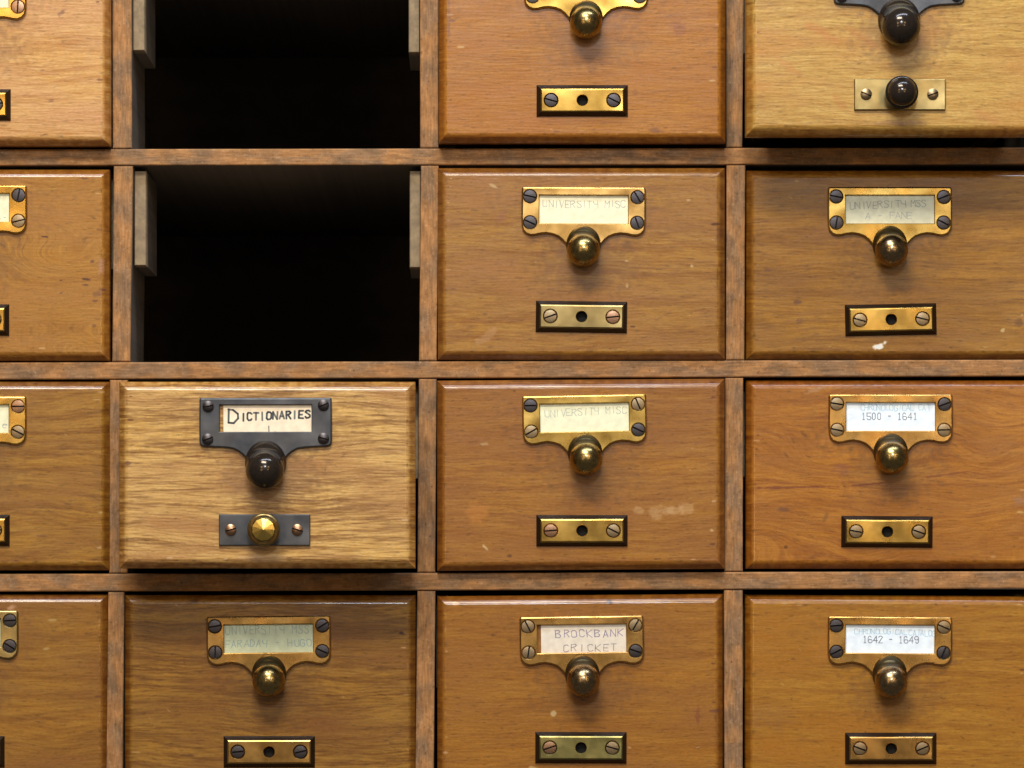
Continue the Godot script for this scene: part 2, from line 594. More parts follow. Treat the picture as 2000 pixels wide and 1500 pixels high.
# the inner walls of holes must look into the hole: recomputed from their faces where they disagree
func _turned_in(m: ArrayMesh) -> ArrayMesh:
	return m

# the pull: a neck coloured dark for tarnish and the dim room it reflects, a dome that hands have polished
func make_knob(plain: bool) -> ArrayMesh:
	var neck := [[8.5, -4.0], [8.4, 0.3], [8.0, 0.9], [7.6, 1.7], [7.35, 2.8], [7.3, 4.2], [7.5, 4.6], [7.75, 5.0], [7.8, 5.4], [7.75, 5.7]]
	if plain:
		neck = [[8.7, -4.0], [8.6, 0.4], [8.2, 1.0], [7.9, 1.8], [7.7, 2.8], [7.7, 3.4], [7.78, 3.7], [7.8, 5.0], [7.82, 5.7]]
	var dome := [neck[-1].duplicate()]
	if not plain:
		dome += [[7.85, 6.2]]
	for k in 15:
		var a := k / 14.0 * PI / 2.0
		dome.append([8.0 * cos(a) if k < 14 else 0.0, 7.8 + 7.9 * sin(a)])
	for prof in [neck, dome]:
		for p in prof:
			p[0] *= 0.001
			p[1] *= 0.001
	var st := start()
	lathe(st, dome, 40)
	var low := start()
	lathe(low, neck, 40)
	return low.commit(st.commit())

func half_disc(st: SurfaceTool, top: SurfaceTool, side: float, r: float, slot: float, h: float, dome: float) -> void:
	var n := 10
	var a0 := asin(slot / r)
	var pts := []
	for i in n + 1:
		var a := a0 + (PI - 2.0 * a0) * i / n
		pts.append(Vector2(cos(a) * r, sin(a) * r * side))
	var nrm := func(p: Vector2) -> Vector3: return Vector3(p.x * dome, p.y * dome, 1.0).normalized()
	var hz := func(p: Vector2) -> float: return h - dome * 0.5 * p.length_squared()
	var mid := Vector2(0, slot * side)
	for i in n:
		var a: Vector2 = pts[i]
		var b: Vector2 = pts[i + 1]
		var ma := a.lerp(mid, 0.5)
		var mb := b.lerp(mid, 0.5)
		var va := Vector3(a.x, a.y, hz.call(a))
		var vb := Vector3(b.x, b.y, hz.call(b))
		var wa := Vector3(ma.x, ma.y, hz.call(ma))
		var wb := Vector3(mb.x, mb.y, hz.call(mb))
		var vm := Vector3(mid.x, mid.y, hz.call(mid))
		quad(st, [va, vb, wb, wa], [nrm.call(a), nrm.call(b), nrm.call(mb), nrm.call(ma)], [a * 40.0, b * 40.0, mb * 40.0, ma * 40.0])
		tri(st, [wa, wb, vm], [nrm.call(ma), nrm.call(mb), nrm.call(mid)], [ma * 40.0, mb * 40.0, mid * 40.0])
		var na := Vector3(a.x, a.y, 0).normalized()
		var nb := Vector3(b.x, b.y, 0).normalized()
		quad(st, [va, vb, Vector3(b.x, b.y, -0.001), Vector3(a.x, a.y, -0.001)], [na, nb, nb, na], [a, b, b, a])
	var s0: Vector2 = pts[0]
	var s1: Vector2 = pts[n]
	var inn := Vector3(0, -side, 0)
	quad(top, [Vector3(s0.x, s0.y, hz.call(s0)), Vector3(s1.x, s1.y, hz.call(s1)), Vector3(s1.x, s1.y, h - 0.0012), Vector3(s0.x, s0.y, h - 0.0012)], [inn, inn, inn, inn], [s0, s1, s1, s0])

# a slotted screw head; the slot lies along x
func make_screw(r: float, slot: float, h: float, dome: float) -> ArrayMesh:
	var st := start()
	var gr := start()
	half_disc(st, gr, 1.0, r, slot, h, dome)
	half_disc(st, gr, -1.0, r, slot, h, dome)
	var up := Vector3(0, 0, 1)
	quad(gr, [Vector3(-r, -slot, h - 0.0011), Vector3(r, -slot, h - 0.0011), Vector3(r, slot, h - 0.0011), Vector3(-r, slot, h - 0.0011)], [up, up, up, up], [Vector2.ZERO, Vector2.ZERO, Vector2.ZERO, Vector2.ZERO])
	var m := st.commit()
	return gr.commit(m)

# the plate for the locking rod, raised with broad bevels; or flat under a turned knob
func make_rod_plate(style: String) -> ArrayMesh:
	var uvf := func(p: Vector2) -> Vector2: return p * 14.0 + Vector2(0.5, 0.5)
	var hw := 89.0 * K
	var hh := 30.5 * K
	var poly := PackedVector2Array([Vector2(-hw, -hh), Vector2(hw, -hh), Vector2(hw, hh), Vector2(-hw, hh)])
	var st := start()
	var side := start()
	var holes := []
	var z := 0.0030
	var last := 0.0
	if style == "raised":
		walls(side, poly, [[0.0, 0.0], [0.0, 0.0006], [0.0019, 0.0026]], false, uvf)
		walls(st, poly, [[0.0019, 0.0026], [0.00215, 0.00284], [0.0026, z]], false, uvf)
		last = 0.0026
		for s in [-61.0, 61.0]:
			var c := circle(Vector2(s, 0) * K, 14.8 * K, 20)
			holes.append(c)
			walls(st, c, [[0.0, z], [0.0008, z - 0.0008]], true, uvf)
		var c0 := circle(Vector2.ZERO, 11.6 * K, 18)
		holes.append(c0)
		walls(st, c0, [[0.0, z], [0.0003, z - 0.0003], [0.0003, 0.0]], true, uvf)
	else:
		z = 0.0016
		walls(side, poly, [[0.0, 0.0], [0.0, z - 0.0004]], false, uvf)
		walls(st, poly, [[0.0, z - 0.0004], [0.00012, z - 0.00012], [0.0004, z]], false, uvf)
		last = 0.0004
	face(st, inset(poly, last), holes, z, uvf)
	var m := st.commit()
	return side.commit(m)

func make_rod_knob(flat_top: bool) -> Array:
	var mm := 0.001
	var st := start()
	var prof := [[5.0, 0.0], [4.6, 3.0], [4.8, 6.5], [7.2, 7.6], [7.9, 8.0], [8.05, 8.5], [7.7, 9.0], [7.1, 9.3]]
	if flat_top:
		prof += [[7.0, 10.4], [6.4, 11.8], [5.5, 12.6]]
	else:
		for k in range(1, 13):
			var a := k / 12.0 * PI / 2.0
			prof.append([7.1 * cos(a) if k < 12 else 0.0, 9.6 + 6.2 * sin(a)])
	for p in prof:
		p[0] *= mm
		p[1] *= mm
	lathe(st, prof, 40)
	var out := [st.commit()]
	if flat_top:
		var tp := start()
		lathe(tp, [[5.5 * mm, 12.6 * mm], [0.0, 13.9 * mm]], 11, true)
		out.append(tp.commit())
	return out

# ------------------------------------------------------------------ one drawer with everything fixed to it
func make_drawer(d: Dictionary) -> void:
	var r: Array = d.rect
	var zf: float = d.z
	var root := Node3D.new()
	root.name = numbered("drawer")
	add_child(root, true)
	var cx: float = (r[0] + r[2]) / 2.0
	root.position = spot(cx, r[3], zf)
	root.set_meta("label", d.label)
	root.set_meta("category", "drawer")
	root.set_meta("group", "card index drawers in the wooden cabinet")
	var s := K * (EYE.z - zf) / EYE.z
	var at := func(x: float, y: float, z: float) -> Vector3: return Vector3((x - cx) * s, (r[3] - y) * s, z)
	var hw: float = (r[2] - r[0]) * s / 2.0
	var hh: float = (r[3] - r[1]) * s
	# the front: a board with bevelled and rounded edges
	var tl: float = d.get("tilt", 0.0)      # how much its right end stands higher, in photograph pixels
	var rise := tl * s
	var poly := PackedVector2Array([Vector2(-hw, -rise / 2), Vector2(hw, rise / 2), Vector2(hw, hh + rise / 2), Vector2(-hw, hh - rise / 2)])
	var uvf := func(p: Vector2) -> Vector2: return Vector2(clampf((p.x + hw) / (2.0 * hw), 0.002, 0.998), clampf(1.0 - (p.y - rise * p.x / (2.0 * hw)) / hh, 0.002, 0.998))
	var thick := 0.014
	var st := start()
	var b: float = d.get("bevel", 0.0024)
	walls(st, poly, [[0.0, -thick], [0.0, -0.0034], [0.0004, -0.0028], [b - 0.0002, -0.00089], [b + 0.0002, -0.00058], [b + 0.0009, -0.00026], [b + 0.0013, -0.00009], [b + 0.0018, 0.0]], false, uvf)
	face(st, inset(poly, b + 0.0018), [], 0.0, uvf)
	face(st, poly, [], -thick, uvf)
	var wm := mat("drawer front %d" % d.seed, Color.WHITE, d.get("rough", 0.42))
	wm.albedo_texture = wood(d)
	wm.normal_enabled = true
	wm.normal_texture = M["grain bumps"]
	wm.normal_scale = d.get("relief", 0.35) * 0.22
	wm.metallic_specular = 0.32
	wm.clearcoat_enabled = true
	wm.clearcoat = d.get("coat", 1.0)
	wm.clearcoat_texture = M["uneven shine"]
	wm.clearcoat_roughness = 0.16
	part("front_panel", st.commit(), [wm], root)
	# the tray behind it
	var iw := hw - 0.0085
	var long := 0.355
	for sx in [-1.0, 1.0]:
		var x0: float = sx * iw
		var x1: float = sx * (iw - 0.007)
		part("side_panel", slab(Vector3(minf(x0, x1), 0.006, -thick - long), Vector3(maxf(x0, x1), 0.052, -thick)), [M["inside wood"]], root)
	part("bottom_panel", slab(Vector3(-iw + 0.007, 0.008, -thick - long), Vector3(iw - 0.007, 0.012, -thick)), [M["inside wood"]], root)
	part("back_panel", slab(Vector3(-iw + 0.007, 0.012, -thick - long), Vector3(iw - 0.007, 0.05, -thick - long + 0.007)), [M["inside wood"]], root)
	# the card holder with its pull
	var h: Dictionary = d.holder
	var style: String = h.get("style", "brass")
	var turn: float = deg_to_rad(h.get("tilt", 0.0))
	var base := Transform3D(Basis(Vector3(0, 0, 1), turn).scaled_local(Vector3(h.get("wide", 1.0) * s / K, h.get("high", 1.0) * s / K, 1.0)), at.call(h.x, h.y, 0.00015))
	var metal: String = h.metal
	var holder := part("label_holder", holder_mesh[style], [M[metal]], root, base)
	var own := RandomNumberGenerator.new()
	own.seed = d.seed * 31 + 7
	var n := 0
	for q in screw_spots(style):
		var kind: String = h.get("screws", ["screw steel"])[n % h.get("screws", ["screw steel"]).size()]
		n += 1
		var b2 := Basis(Vector3(0, 0, 1), own.randf_range(-0.6, 0.6) + (PI / 2 if own.randf() < 0.2 else 0.0))
		if style == "brass":
			part("screw", screw_mesh, [M[kind], M["slot dark"]], holder, Transform3D(b2, Vector3(q.x * K, q.y * K, 0.0013)))
		else:
			part("screw", dome_mesh, [M[kind], M["slot dark"]], holder, Transform3D(b2, Vector3(q.x * K, q.y * K, 0.0019)))
	var ky := -113.5 if style == "brass" else -128.0
	var kb := Basis(Vector3(0, 0, 1), own.randf_range(-0.08, 0.08)) * Basis(Vector3(1, 0, 0), deg_to_rad(h.get("droop", 24.0) + own.randf_range(-2.5, 2.5)))
	if h.has("fat"):
		kb = kb.scaled_local(Vector3(h.fat, h.fat, h.fat))
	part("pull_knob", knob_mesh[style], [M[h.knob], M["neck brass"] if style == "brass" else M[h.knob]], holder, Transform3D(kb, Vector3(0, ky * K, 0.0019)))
	# the card in the holder
	var c: Dictionary = h.card
	var hx := 86.5 if style == "brass" else 89.5
	var wy0 := 16.5 if style == "brass" else 14.0
	var wy1 := 71.5 if style == "brass" else 66.5
	var left: float = -hx + c.get("gap", -4.0)
	var cw: float = hx + 4.0 - left
	var ch: float = wy1 - wy0 + 8.0
	var cm := mat("card %d" % d.seed, Color.WHITE, 0.8)
	cm.albedo_texture = card_picture(cw, ch, c.paper, c.get("lines", []), d.seed)
	var cs := start()
	var cp := PackedVector2Array([Vector2(left, -wy1 - 4.0) * K, Vector2(hx + 4.0, -wy1 - 4.0) * K, Vector2(hx + 4.0, -wy0 + 4.0) * K, Vector2(left, -wy0 + 4.0) * K])
	var cuv := func(p: Vector2) -> Vector2: return Vector2((p.x / K - left) / cw, (-wy0 + 4.0 - p.y / K) / ch)
	face(cs, cp, [], 0.0004, cuv)
	walls(cs, cp, [[0.0, 0.00005], [0.0, 0.0004]], false, cuv)
	part("label_card", cs.commit(), [cm], root, base)
	# the plate over the locking rod
	var rod: Dictionary = d.rod
	var rstyle: String = rod.get("style", "raised")
	var rb := Transform3D(Basis(Vector3(0, 0, 1), deg_to_rad(rod.get("tilt", 0.0))).scaled_local(Vector3(s / K, s / K, 1.0)), at.call(rod.x, rod.y, 0.0001))
	var plate := part("rod_plate", rod_mesh[rstyle], [M[rod.metal], M["bevel bronze"] if rstyle == "raised" else M[rod.metal]], root, rb)
	var k := 0
	for q in ([-61.0, 61.0] if rstyle == "raised" else [-66.0, 64.0]):
		var kind: String = rod.get("screws", ["screw steel"])[k % rod.get("screws", ["screw steel"]).size()]
		k += 1
		var b3 := Basis(Vector3(0, 0, 1), own.randf_range(-0.5, 0.5))
		if rstyle == "raised":
			part("screw", screw_mesh, [M[kind], M["slot dark"]], plate, Transform3D(b3, Vector3(q * K, 0, 0.0025)))
		else:
			part("screw", dome_mesh, [M[kind], M["slot dark"]], plate, Transform3D(b3, Vector3(q * K, 0, 0.0016)))
	if rstyle == "raised":
		var hm := start()
		face(hm, circle(Vector2.ZERO, 11.4 * K, 18), [], 0.00012, func(p: Vector2) -> Vector2: return p)
		part("rod_hole", hm.commit(), [M["hole dark"]], plate)
	else:
		var kn: Array = make_rod_knob(rod.get("cone", false))
		var ko := part("rod_knob", kn[0], [M[rod.knob]], plate, Transform3D(Basis(), Vector3(0, 0, 0.0016)))
		if kn.size() > 1:
			part("knob_face", kn[1], [M["turned brass"]], plate, ko.transform)

# ------------------------------------------------------------------ the cabinet
# a board seen end on: its front edge has four measured corners (photograph pixels), its sides run back
func board(called: String, corners: Array, z: float, along_x: bool, sd: int, deep := DEEP) -> void:
	var poly := PackedVector2Array()
	for c in corners:
		var p := spot(c[0], c[1], z)
		poly.append(Vector2(p.x, p.y))
	var mid := (poly[0] + poly[2]) / 2.0
	for i in 4:
		poly[i] -= mid
	var own := RandomNumberGenerator.new()
	own.seed = sd
	var shift := Vector2(own.randf(), own.randf())
	var uvf := func(p: Vector2) -> Vector2:
		return (Vector2(p.x, p.y) if along_x else Vector2(p.y, p.x)) / K / Vector2(2048, 256) * 0.82 + shift
	var st := start()
	walls(st, poly, [[0.0, -0.0016], [0.00006, -0.0005], [0.0003, -0.0001], [0.0008, 0.0]], false, uvf)
	face(st, inset(poly, 0.0008), [], 0.0, uvf)
	var inside := start()
	var uvi := func(p: Vector2) -> Vector2: return p * 7.0 + shift
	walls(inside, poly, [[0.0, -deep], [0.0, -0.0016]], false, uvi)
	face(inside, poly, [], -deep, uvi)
	var m := st.commit()
	m = inside.commit(m)
	part(called, m, [M["frame wood"], M["inside wood"]], cabinet, Transform3D(Basis(), Vector3(mid.x, mid.y, z)))

func make_cabinet() -> void:
	cabinet = Node3D.new()
	cabinet.name = "card_index_cabinet"
	add_child(cabinet, true)
	cabinet.set_meta("label", "worn brown wooden cabinet frame holding a grid of card drawers, two compartments empty")
	cabinet.set_meta("category", "cabinet")
	# the shelves between the rows: top and bottom edge at the left and at the right end (x -420 and 2090)
	var rails := [[-128, -94, -130, -96], [292, 324, 287.5, 320.5], [709, 743, 702, 734.5], [1122, 1157, 1115.5, 1149.5], [1540, 1574, 1534, 1568]]
	for i in rails.size():
		var r: Array = rails[i]
		board("rail", [[-420, r[1]], [2090, r[3]], [2090, r[2]], [-420, r[0]]], 0.0, true, 500 + i)
	# the uprights, cut between the shelves: left and right edge at the top and at the bottom
	var ups := [
		[[-381, -345, -381, -345], [219, 257, 220, 258], [820, 857, 820.5, 856.5], [1418, 1454, 1418.5, 1450], [2017, 2053, 2017, 2053]],
		[[-383, -347, -384, -348], [222, 260, 219, 254.5], [822, 857, 818.5, 853], [1419, 1456, 1418, 1454], [2017, 2053, 2017, 2053]],
		[[-386, -350, -388, -352], [214, 250, 213, 249], [818, 853, 815, 850], [1416.5, 1452, 1415, 1451], [2017, 2053, 2016, 2052]],
		[[-390, -354, -392, -356], [211, 243, 207, 239], [815, 850.5, 811, 847], [1414, 1451, 1415, 1451], [2017, 2053, 2016, 2052]],
	]
	for row in 4:
		var a: Array = rails[row]
		var c: Array = rails[row + 1]
		for i in ups[row].size():
			var u: Array = ups[row][i]
			var f: float = (u[0] + 420.0) / 2510.0
			var top: float = lerpf(a[1], a[3], f)
			var bottom: float = lerpf(c[0], c[2], f)
			board("upright", [[u[2], bottom - 0.8], [u[3], bottom - 0.8], [u[1], top + 0.8], [u[0], top + 0.8]], -0.0004, false, 600 + row * 10 + i, 0.082 if i % 4 else DEEP)
	# strips that the drawers' sides run under, one on each side of every compartment
	for row in 4:
		for col in 4:
			var u: Array = ups[row][col]
			var v: Array = ups[row][col + 1]
			var vacant: bool = col == 1 and row < 2
			var top: float = lerpf(rails[row][1], rails[row][3], (u[0] + 420.0) / 2510.0) + 9.0
			var low: float = [96.0, 517.0, 930.0, 1345.0][row]
			var zf := -0.005 if vacant else -0.018
			for side in 2:
				var x0: float = u[1] + 1.0 if side == 0 else v[0] - 22.0
				var x1: float = u[1] + 24.0 if side == 0 else v[0] - 1.0
				var y1: float = low + (4.0 if side else 0.0)
				var mid := Vector3(((x0 + x1) / 2.0 - 1000.0) * K, (750.0 - (top + y1) / 2.0) * K, zf)
				var hx := (x1 - x0) * K / 2.0
				var hy := (y1 - top) * K / 2.0
				var poly := PackedVector2Array([Vector2(-hx, -hy), Vector2(hx, -hy), Vector2(hx, hy), Vector2(-hx, hy)])
				var uvf := func(p: Vector2) -> Vector2: return p * 9.0 + Vector2(row * 0.37, col * 0.23 + side * 0.5)
				var st := start()
				walls(st, poly, [[0.0, -0.012], [0.0, -0.0004], [0.0004, 0.0]], false, uvf)
				face(st, inset(poly, 0.0004), [], 0.0, uvf)
				var ins := start()
				walls(ins, poly, [[0.0, -0.070], [0.0, -0.012]], false, uvf)
				face(ins, poly, [], -0.070, uvf)
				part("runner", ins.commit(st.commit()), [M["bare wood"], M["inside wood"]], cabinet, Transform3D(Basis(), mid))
	var lo := spot(-420, 1574)
	var hi := spot(2090, -128)
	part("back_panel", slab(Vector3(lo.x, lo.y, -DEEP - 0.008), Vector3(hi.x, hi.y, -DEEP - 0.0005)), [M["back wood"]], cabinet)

# ------------------------------------------------------------------ lamps
func lamp(called: String, at: Vector3, towards: Vector3, size: Vector2, energy: float, col: Color) -> void:
	var l := AreaLight3D.new()
	l.name = called
	l.area_size = size
	l.light_energy = energy
	l.light_color = col
	l.shadow_enabled = true
	l.area_range = 12.0
	add_child(l, true)
	l.look_at_from_position(at, towards)

func bulb(called: String, at: Vector3, r: float, energy: float, col: Color) -> void:
	var l := OmniLight3D.new()
	l.name = called
	l.position = at
	l.light_size = r
	l.light_energy = energy
	l.light_color = col
	l.omni_range = 12.0
	l.omni_attenuation = 2.0
	l.shadow_enabled = true
	add_child(l, true)

func _ready() -> void:
	# camera
	var cam := Camera3D.new()
	cam.name = "camera"
	cam.projection = Camera3D.PROJECTION_FRUSTUM
	cam.keep_aspect = Camera3D.KEEP_HEIGHT
	cam.near = 0.1
	cam.far = 30.0
	cam.size = 1500.0 * K * cam.near / EYE.z
	cam.frustum_offset = Vector2(-EYE.x, -EYE.y) * cam.near / EYE.z
	cam.position = EYE
	add_child(cam)
	cam.current = true
	# the dim air of the room
	var env := Environment.new()
	env.background_mode = Environment.BG_COLOR
	env.background_color = Color(0.10, 0.09, 0.08).linear_to_srgb()
	env.tonemap_mode = Environment.TONE_MAPPER_LINEAR
	env.tonemap_exposure = 1.05
	env.sdfgi_enabled = true
	env.ssao_enabled = true
	env.ssil_enabled = true
	var we := WorldEnvironment.new()
	we.name = "room_air"
	we.environment = env
	add_child(we)
	# lamps of the room and an added fill panel: a long warm one up on the left, a cool one overhead, small ones that the brass mirrors
	lamp("warm_ceiling_lamp", Vector3(-0.22, 1.35, 1.30), Vector3(0, 0, 0), Vector2(0.75, 0.26), 2.9, Color(1.0, 0.97, 0.91))
	lamp("cool_ceiling_lamp", Vector3(0.15, 1.7, 0.75), Vector3(0, 0, 0), Vector2(1.8, 0.11), 2.3, Color(0.80, 0.88, 1.0))
	lamp("room_fill_panel", Vector3(0.1, 0.42, 2.7), Vector3(0, 0.1, 0), Vector2(1.7, 1.0), 0.22, Color(1.0, 0.92, 0.78))  # added warm panel, stands in for the bright room to lift the brass
	lamp("window", Vector3(0.05, 0.95, 2.5), Vector3(0, 0, 0), Vector2(0.36, 0.26), 1.9, Color(0.86, 0.92, 1.0))
	bulb("bulb_left", Vector3(-0.68, 0.55, 1.9), 0.15, 0.26, Color(1.0, 0.84, 0.62))
	bulb("bulb_right", Vector3(0.76, 0.62, 1.9), 0.14, 0.22, Color(1.0, 0.84, 0.60))
	bulb("bulb_low", Vector3(0.70, 0.10, 2.1), 0.11, 0.13, Color(1.0, 0.84, 0.60))
	bulb("bulb_far", Vector3(-0.74, -0.05, 2.0), 0.11, 0.12, Color(1.0, 0.84, 0.62))

	make_materials()
	screw_mesh = make_screw(11.9 * K, 1.5 * K, 0.0006, 40.0)
	dome_mesh = make_screw(11.0 * K, 1.3 * K, 0.0016, 190.0)
	holder_mesh = {"brass": make_holder("brass"), "bronze": make_holder("bronze")}
	rod_mesh = {"raised": make_rod_plate("raised"), "flat": make_rod_plate("flat")}
	knob_mesh = {"brass": make_knob(false), "bronze": make_knob(true)}
	make_cabinet()
	for d in drawers():
		make_drawer(d)

# ------------------------------------------------------------------ what each drawer looks like (photograph pixels)
func drawers() -> Array:
	var cream := Color(0.93, 0.91, 0.76)
	var faded := Color(0.80, 0.83, 0.70)
	var white := Color(0.93, 0.97, 1.0)
	var pencil := Color(0.50, 0.52, 0.54)
	var faint := Color(0.58, 0.62, 0.60)
	var blue := Color(0.58, 0.74, 0.84)
	var ink := Color(0.16, 0.18, 0.20)
	var typed := Color(0.36, 0.36, 0.40)
	var gouge := Color(0.25, 0.13, 0.10)
	var stain := Color(0.36, 0.22, 0.20)
	var chip := Color(0.90, 0.84, 0.68)
	var steel := ["screw steel"]
	var list := []
	# the column at the left edge
	list.append({"rect": [-348, -90, 214, 283], "z": 0.010, "seed": 11, "label": "pale pinkish-tan drawer with shiny rubbed right edge, left of the upper empty compartment",
		"wood": {"light": Color(0.90, 0.71, 0.68), "dark": Color(0.76, 0.54, 0.46), "warm": Color(0.84, 0.62, 0.62), "grain": 0.55, "fleck": 0.25}, "rough": 0.34, "relief": 0.7,
		"marks": [[120, 24, 5, 10, stain, 0.5, 0.7], [82, 137, 6, 3, stain, 0.35], [100, 196, 7, 3, stain, 0.4]],
		"holder": {"x": -69, "y": -56, "metal": "yellow brass", "knob": "knob brass", "screws": ["screw copper"], "card": {"paper": cream}},
		"rod": {"x": -68, "y": 205, "metal": "yellow brass"}})
	list.append({"rect": [-348, 330, 213, 704], "z": 0.003, "seed": 12, "label": "orange-brown drawer with dark gouges near its right edge, left of the lower empty compartment",
		"wood": {"light": Color(0.75, 0.54, 0.32), "dark": Color(0.60, 0.38, 0.18), "warm": Color(0.70, 0.48, 0.32), "grain": 0.35, "slope": -0.16, "bend": 46.0},
		"marks": [[89, 462, 8, 2.5, gouge, 0.9, 0.1], [118, 547, 4, 2, gouge, 0.8], [168, 545, 11, 2.5, gouge, 0.7, 0.15], [165, 556, 9, 2, gouge, 0.5], [200, 565, 9, 3.5, stain, 0.8], [180, 510, 5, 3.5, stain, 0.7], [190, 573, 12, 8, stain, 0.35], [118, 572, 4, 2, stain, 0.6], [184, 587, 7, 2, stain, 0.7], [182, 636, 7, 4, stain, 0.5], [196, 520, 8, 26, Color(0.66, 0.48, 0.44), 0.5]],
		"holder": {"x": -68, "y": 362, "metal": "yellow brass", "knob": "knob brass", "screws": ["screw steel", "screw steel", "screw brass", "screw brass"], "card": {"paper": cream, "lines": [["A-", 150, 45, 9, 9, 13, pencil, 1.3, 0.6, 0.0, 0.1]]}},
		"rod": {"x": -71, "y": 625, "metal": "golden brass", "screws": ["screw brass"]}})
	list.append({"rect": [-348, 745, 213, 1114], "z": 0.003, "seed": 13, "label": "plain brown streaked drawer left of the drawer with dark bronze fittings",
		"wood": {"light": Color(0.70, 0.51, 0.29), "dark": Color(0.54, 0.35, 0.17), "warm": Color(0.62, 0.42, 0.28), "grain": 0.75},
		"marks": [[80, 1046, 12, 3, stain, 0.5, 0.05], [195, 1000, 6, 3, chip, 0.35]],
		"holder": {"x": -69, "y": 774, "metal": "golden brass", "knob": "knob brass", "screws": ["screw brass", "screw copper", "screw brass", "screw brass"], "card": {"paper": cream, "lines": [["e", 165, 38, 8, 11, 12, pencil, 1.2, 0.75, 0.0, 0.05]]}},
		"rod": {"x": -70, "y": 1036, "metal": "golden brass", "screws": ["screw brass"]}})
	list.append({"rect": [-348, 1161, 210, 1532], "z": 0.0005, "seed": 14, "label": "brown drawer with a white gleam along its top edge, lower left corner drawer",
		"wood": {"light": Color(0.68, 0.49, 0.27), "dark": Color(0.54, 0.35, 0.17), "warm": Color(0.58, 0.38, 0.25), "grain": 0.5},
		"marks": [[22, 1186, 12, 6, Color(0.72, 0.55, 0.42), 0.8], [100, 1211, 13, 3, chip, 0.3], [90, 1266, 8, 3, chip, 0.3]],
		"holder": {"x": -85, "y": 1192, "metal": "dull brass", "knob": "knob brass", "card": {"paper": faded}},
		"rod": {"x": -80, "y": 1468, "metal": "golden brass"}})
	# the second column: two drawers under two empty compartments
	list.append({"rect": [232, 745, 811, 1110], "z": 0.036, "seed": 21, "label": "striped oak drawer pulled out, dark bronze label holder reading DICTIONARIES", "bevel": 0.0028, "tilt": 0.0,
		"wood": {"light": Color(0.93, 0.76, 0.69), "dark": Color(0.62, 0.45, 0.36), "warm": Color(0.74, 0.54, 0.47), "grain": 0.70, "ring": 0.5, "slope": -0.012, "bend": 8.0, "fleck": 0.2}, "relief": 0.8,
		"marks": [[250, 905, 9, 5, stain, 0.5], [380, 890, 14, 3, Color(0.5, 0.28, 0.15), 0.4], [520, 1090, 60, 12, Color(0.72, 0.58, 0.46), 0.35], [700, 774, 14, 3, gouge, 0.35]],
		"holder": {"x": 519, "y": 777, "style": "bronze", "metal": "dark bronze", "knob": "brown bronze", "fat": 1.17, "droop": 26.0, "tilt": 0.1,
			"card": {"paper": Color(0.96, 0.89, 0.77), "gap": 7.0, "lines": [["D", 10, 13, 18, 26, 20, ink, 3.8, 1.0, 0.0, 0.04], ["ICTIONARIES", 34, 20, 8.5, 14, 12.6, ink, 3.6, 1.0, 0.45, 0.08], ["I.", 82, 45, 14, 13, 11, ink, 1.8, 0.8, 0.0, 0.02]]}},
		"rod": {"x": 517, "y": 1035, "style": "flat", "metal": "dark bronze", "knob": "dull brass", "cone": true, "screws": ["screw copper"]}})
	list.append({"rect": [243, 1162, 812, 1532], "z": 0.0012, "seed": 22, "label": "shaded brown drawer below the pulled-out oak drawer, two faded pencil lines on its card",
		"wood": {"light": Color(0.68, 0.50, 0.29), "dark": Color(0.50, 0.33, 0.17), "warm": Color(0.56, 0.37, 0.24), "grain": 0.85},
		"marks": [[377, 1174, 10, 5, gouge, 0.5], [783, 1236, 6, 4, gouge, 0.9], [365, 1475, 20, 3, gouge, 0.4]],
		"holder": {"x": 524.5, "y": 1203, "metal": "copper brass", "knob": "knob brass", "tilt": 0.7, "card": {"paper": faded, "lines": [["UNIVERSITY MSS", 6, 7, 8, 15, 11.8, faint, 1.3, 0.85, 0.0, 0.12], ["FARADAY - HUGO", 6, 34, 8, 13, 12.2, Color(0.52, 0.62, 0.66), 1.4, 0.85, 0.0, 0.12]]}},
		"rod": {"x": 526, "y": 1468, "metal": "copper brass"}})
	# the third column
	list.append({"rect": [857, -90, 1418, 277], "z": 0.012, "seed": 31, "label": "reddish drawer at the top, right of the upper empty compartment, its label out of sight",
		"wood": {"light": Color(0.74, 0.50, 0.26), "dark": Color(0.63, 0.39, 0.18), "warm": Color(0.71, 0.45, 0.25), "grain": 0.4}, "relief": 0.5,
		"marks": [[1325, 55, 22, 18, Color(0.50, 0.28, 0.20), 0.4], [885, 40, 9, 4, stain, 0.5], [900, 91, 9, 3, chip, 0.38], [1390, 157, 8, 3, chip, 0.4], [1280, 254, 16, 6, stain, 0.4], [875, 40, 5, 50, stain, 0.3], [1240, 180, 6, 8, stain, 0.2]],
		"holder": {"x": 1144.5, "y": -76, "metal": "yellow brass", "knob": "knob brass", "fat": 0.98, "card": {"paper": cream}},
		"rod": {"x": 1137, "y": 197, "metal": "yellow brass"}})
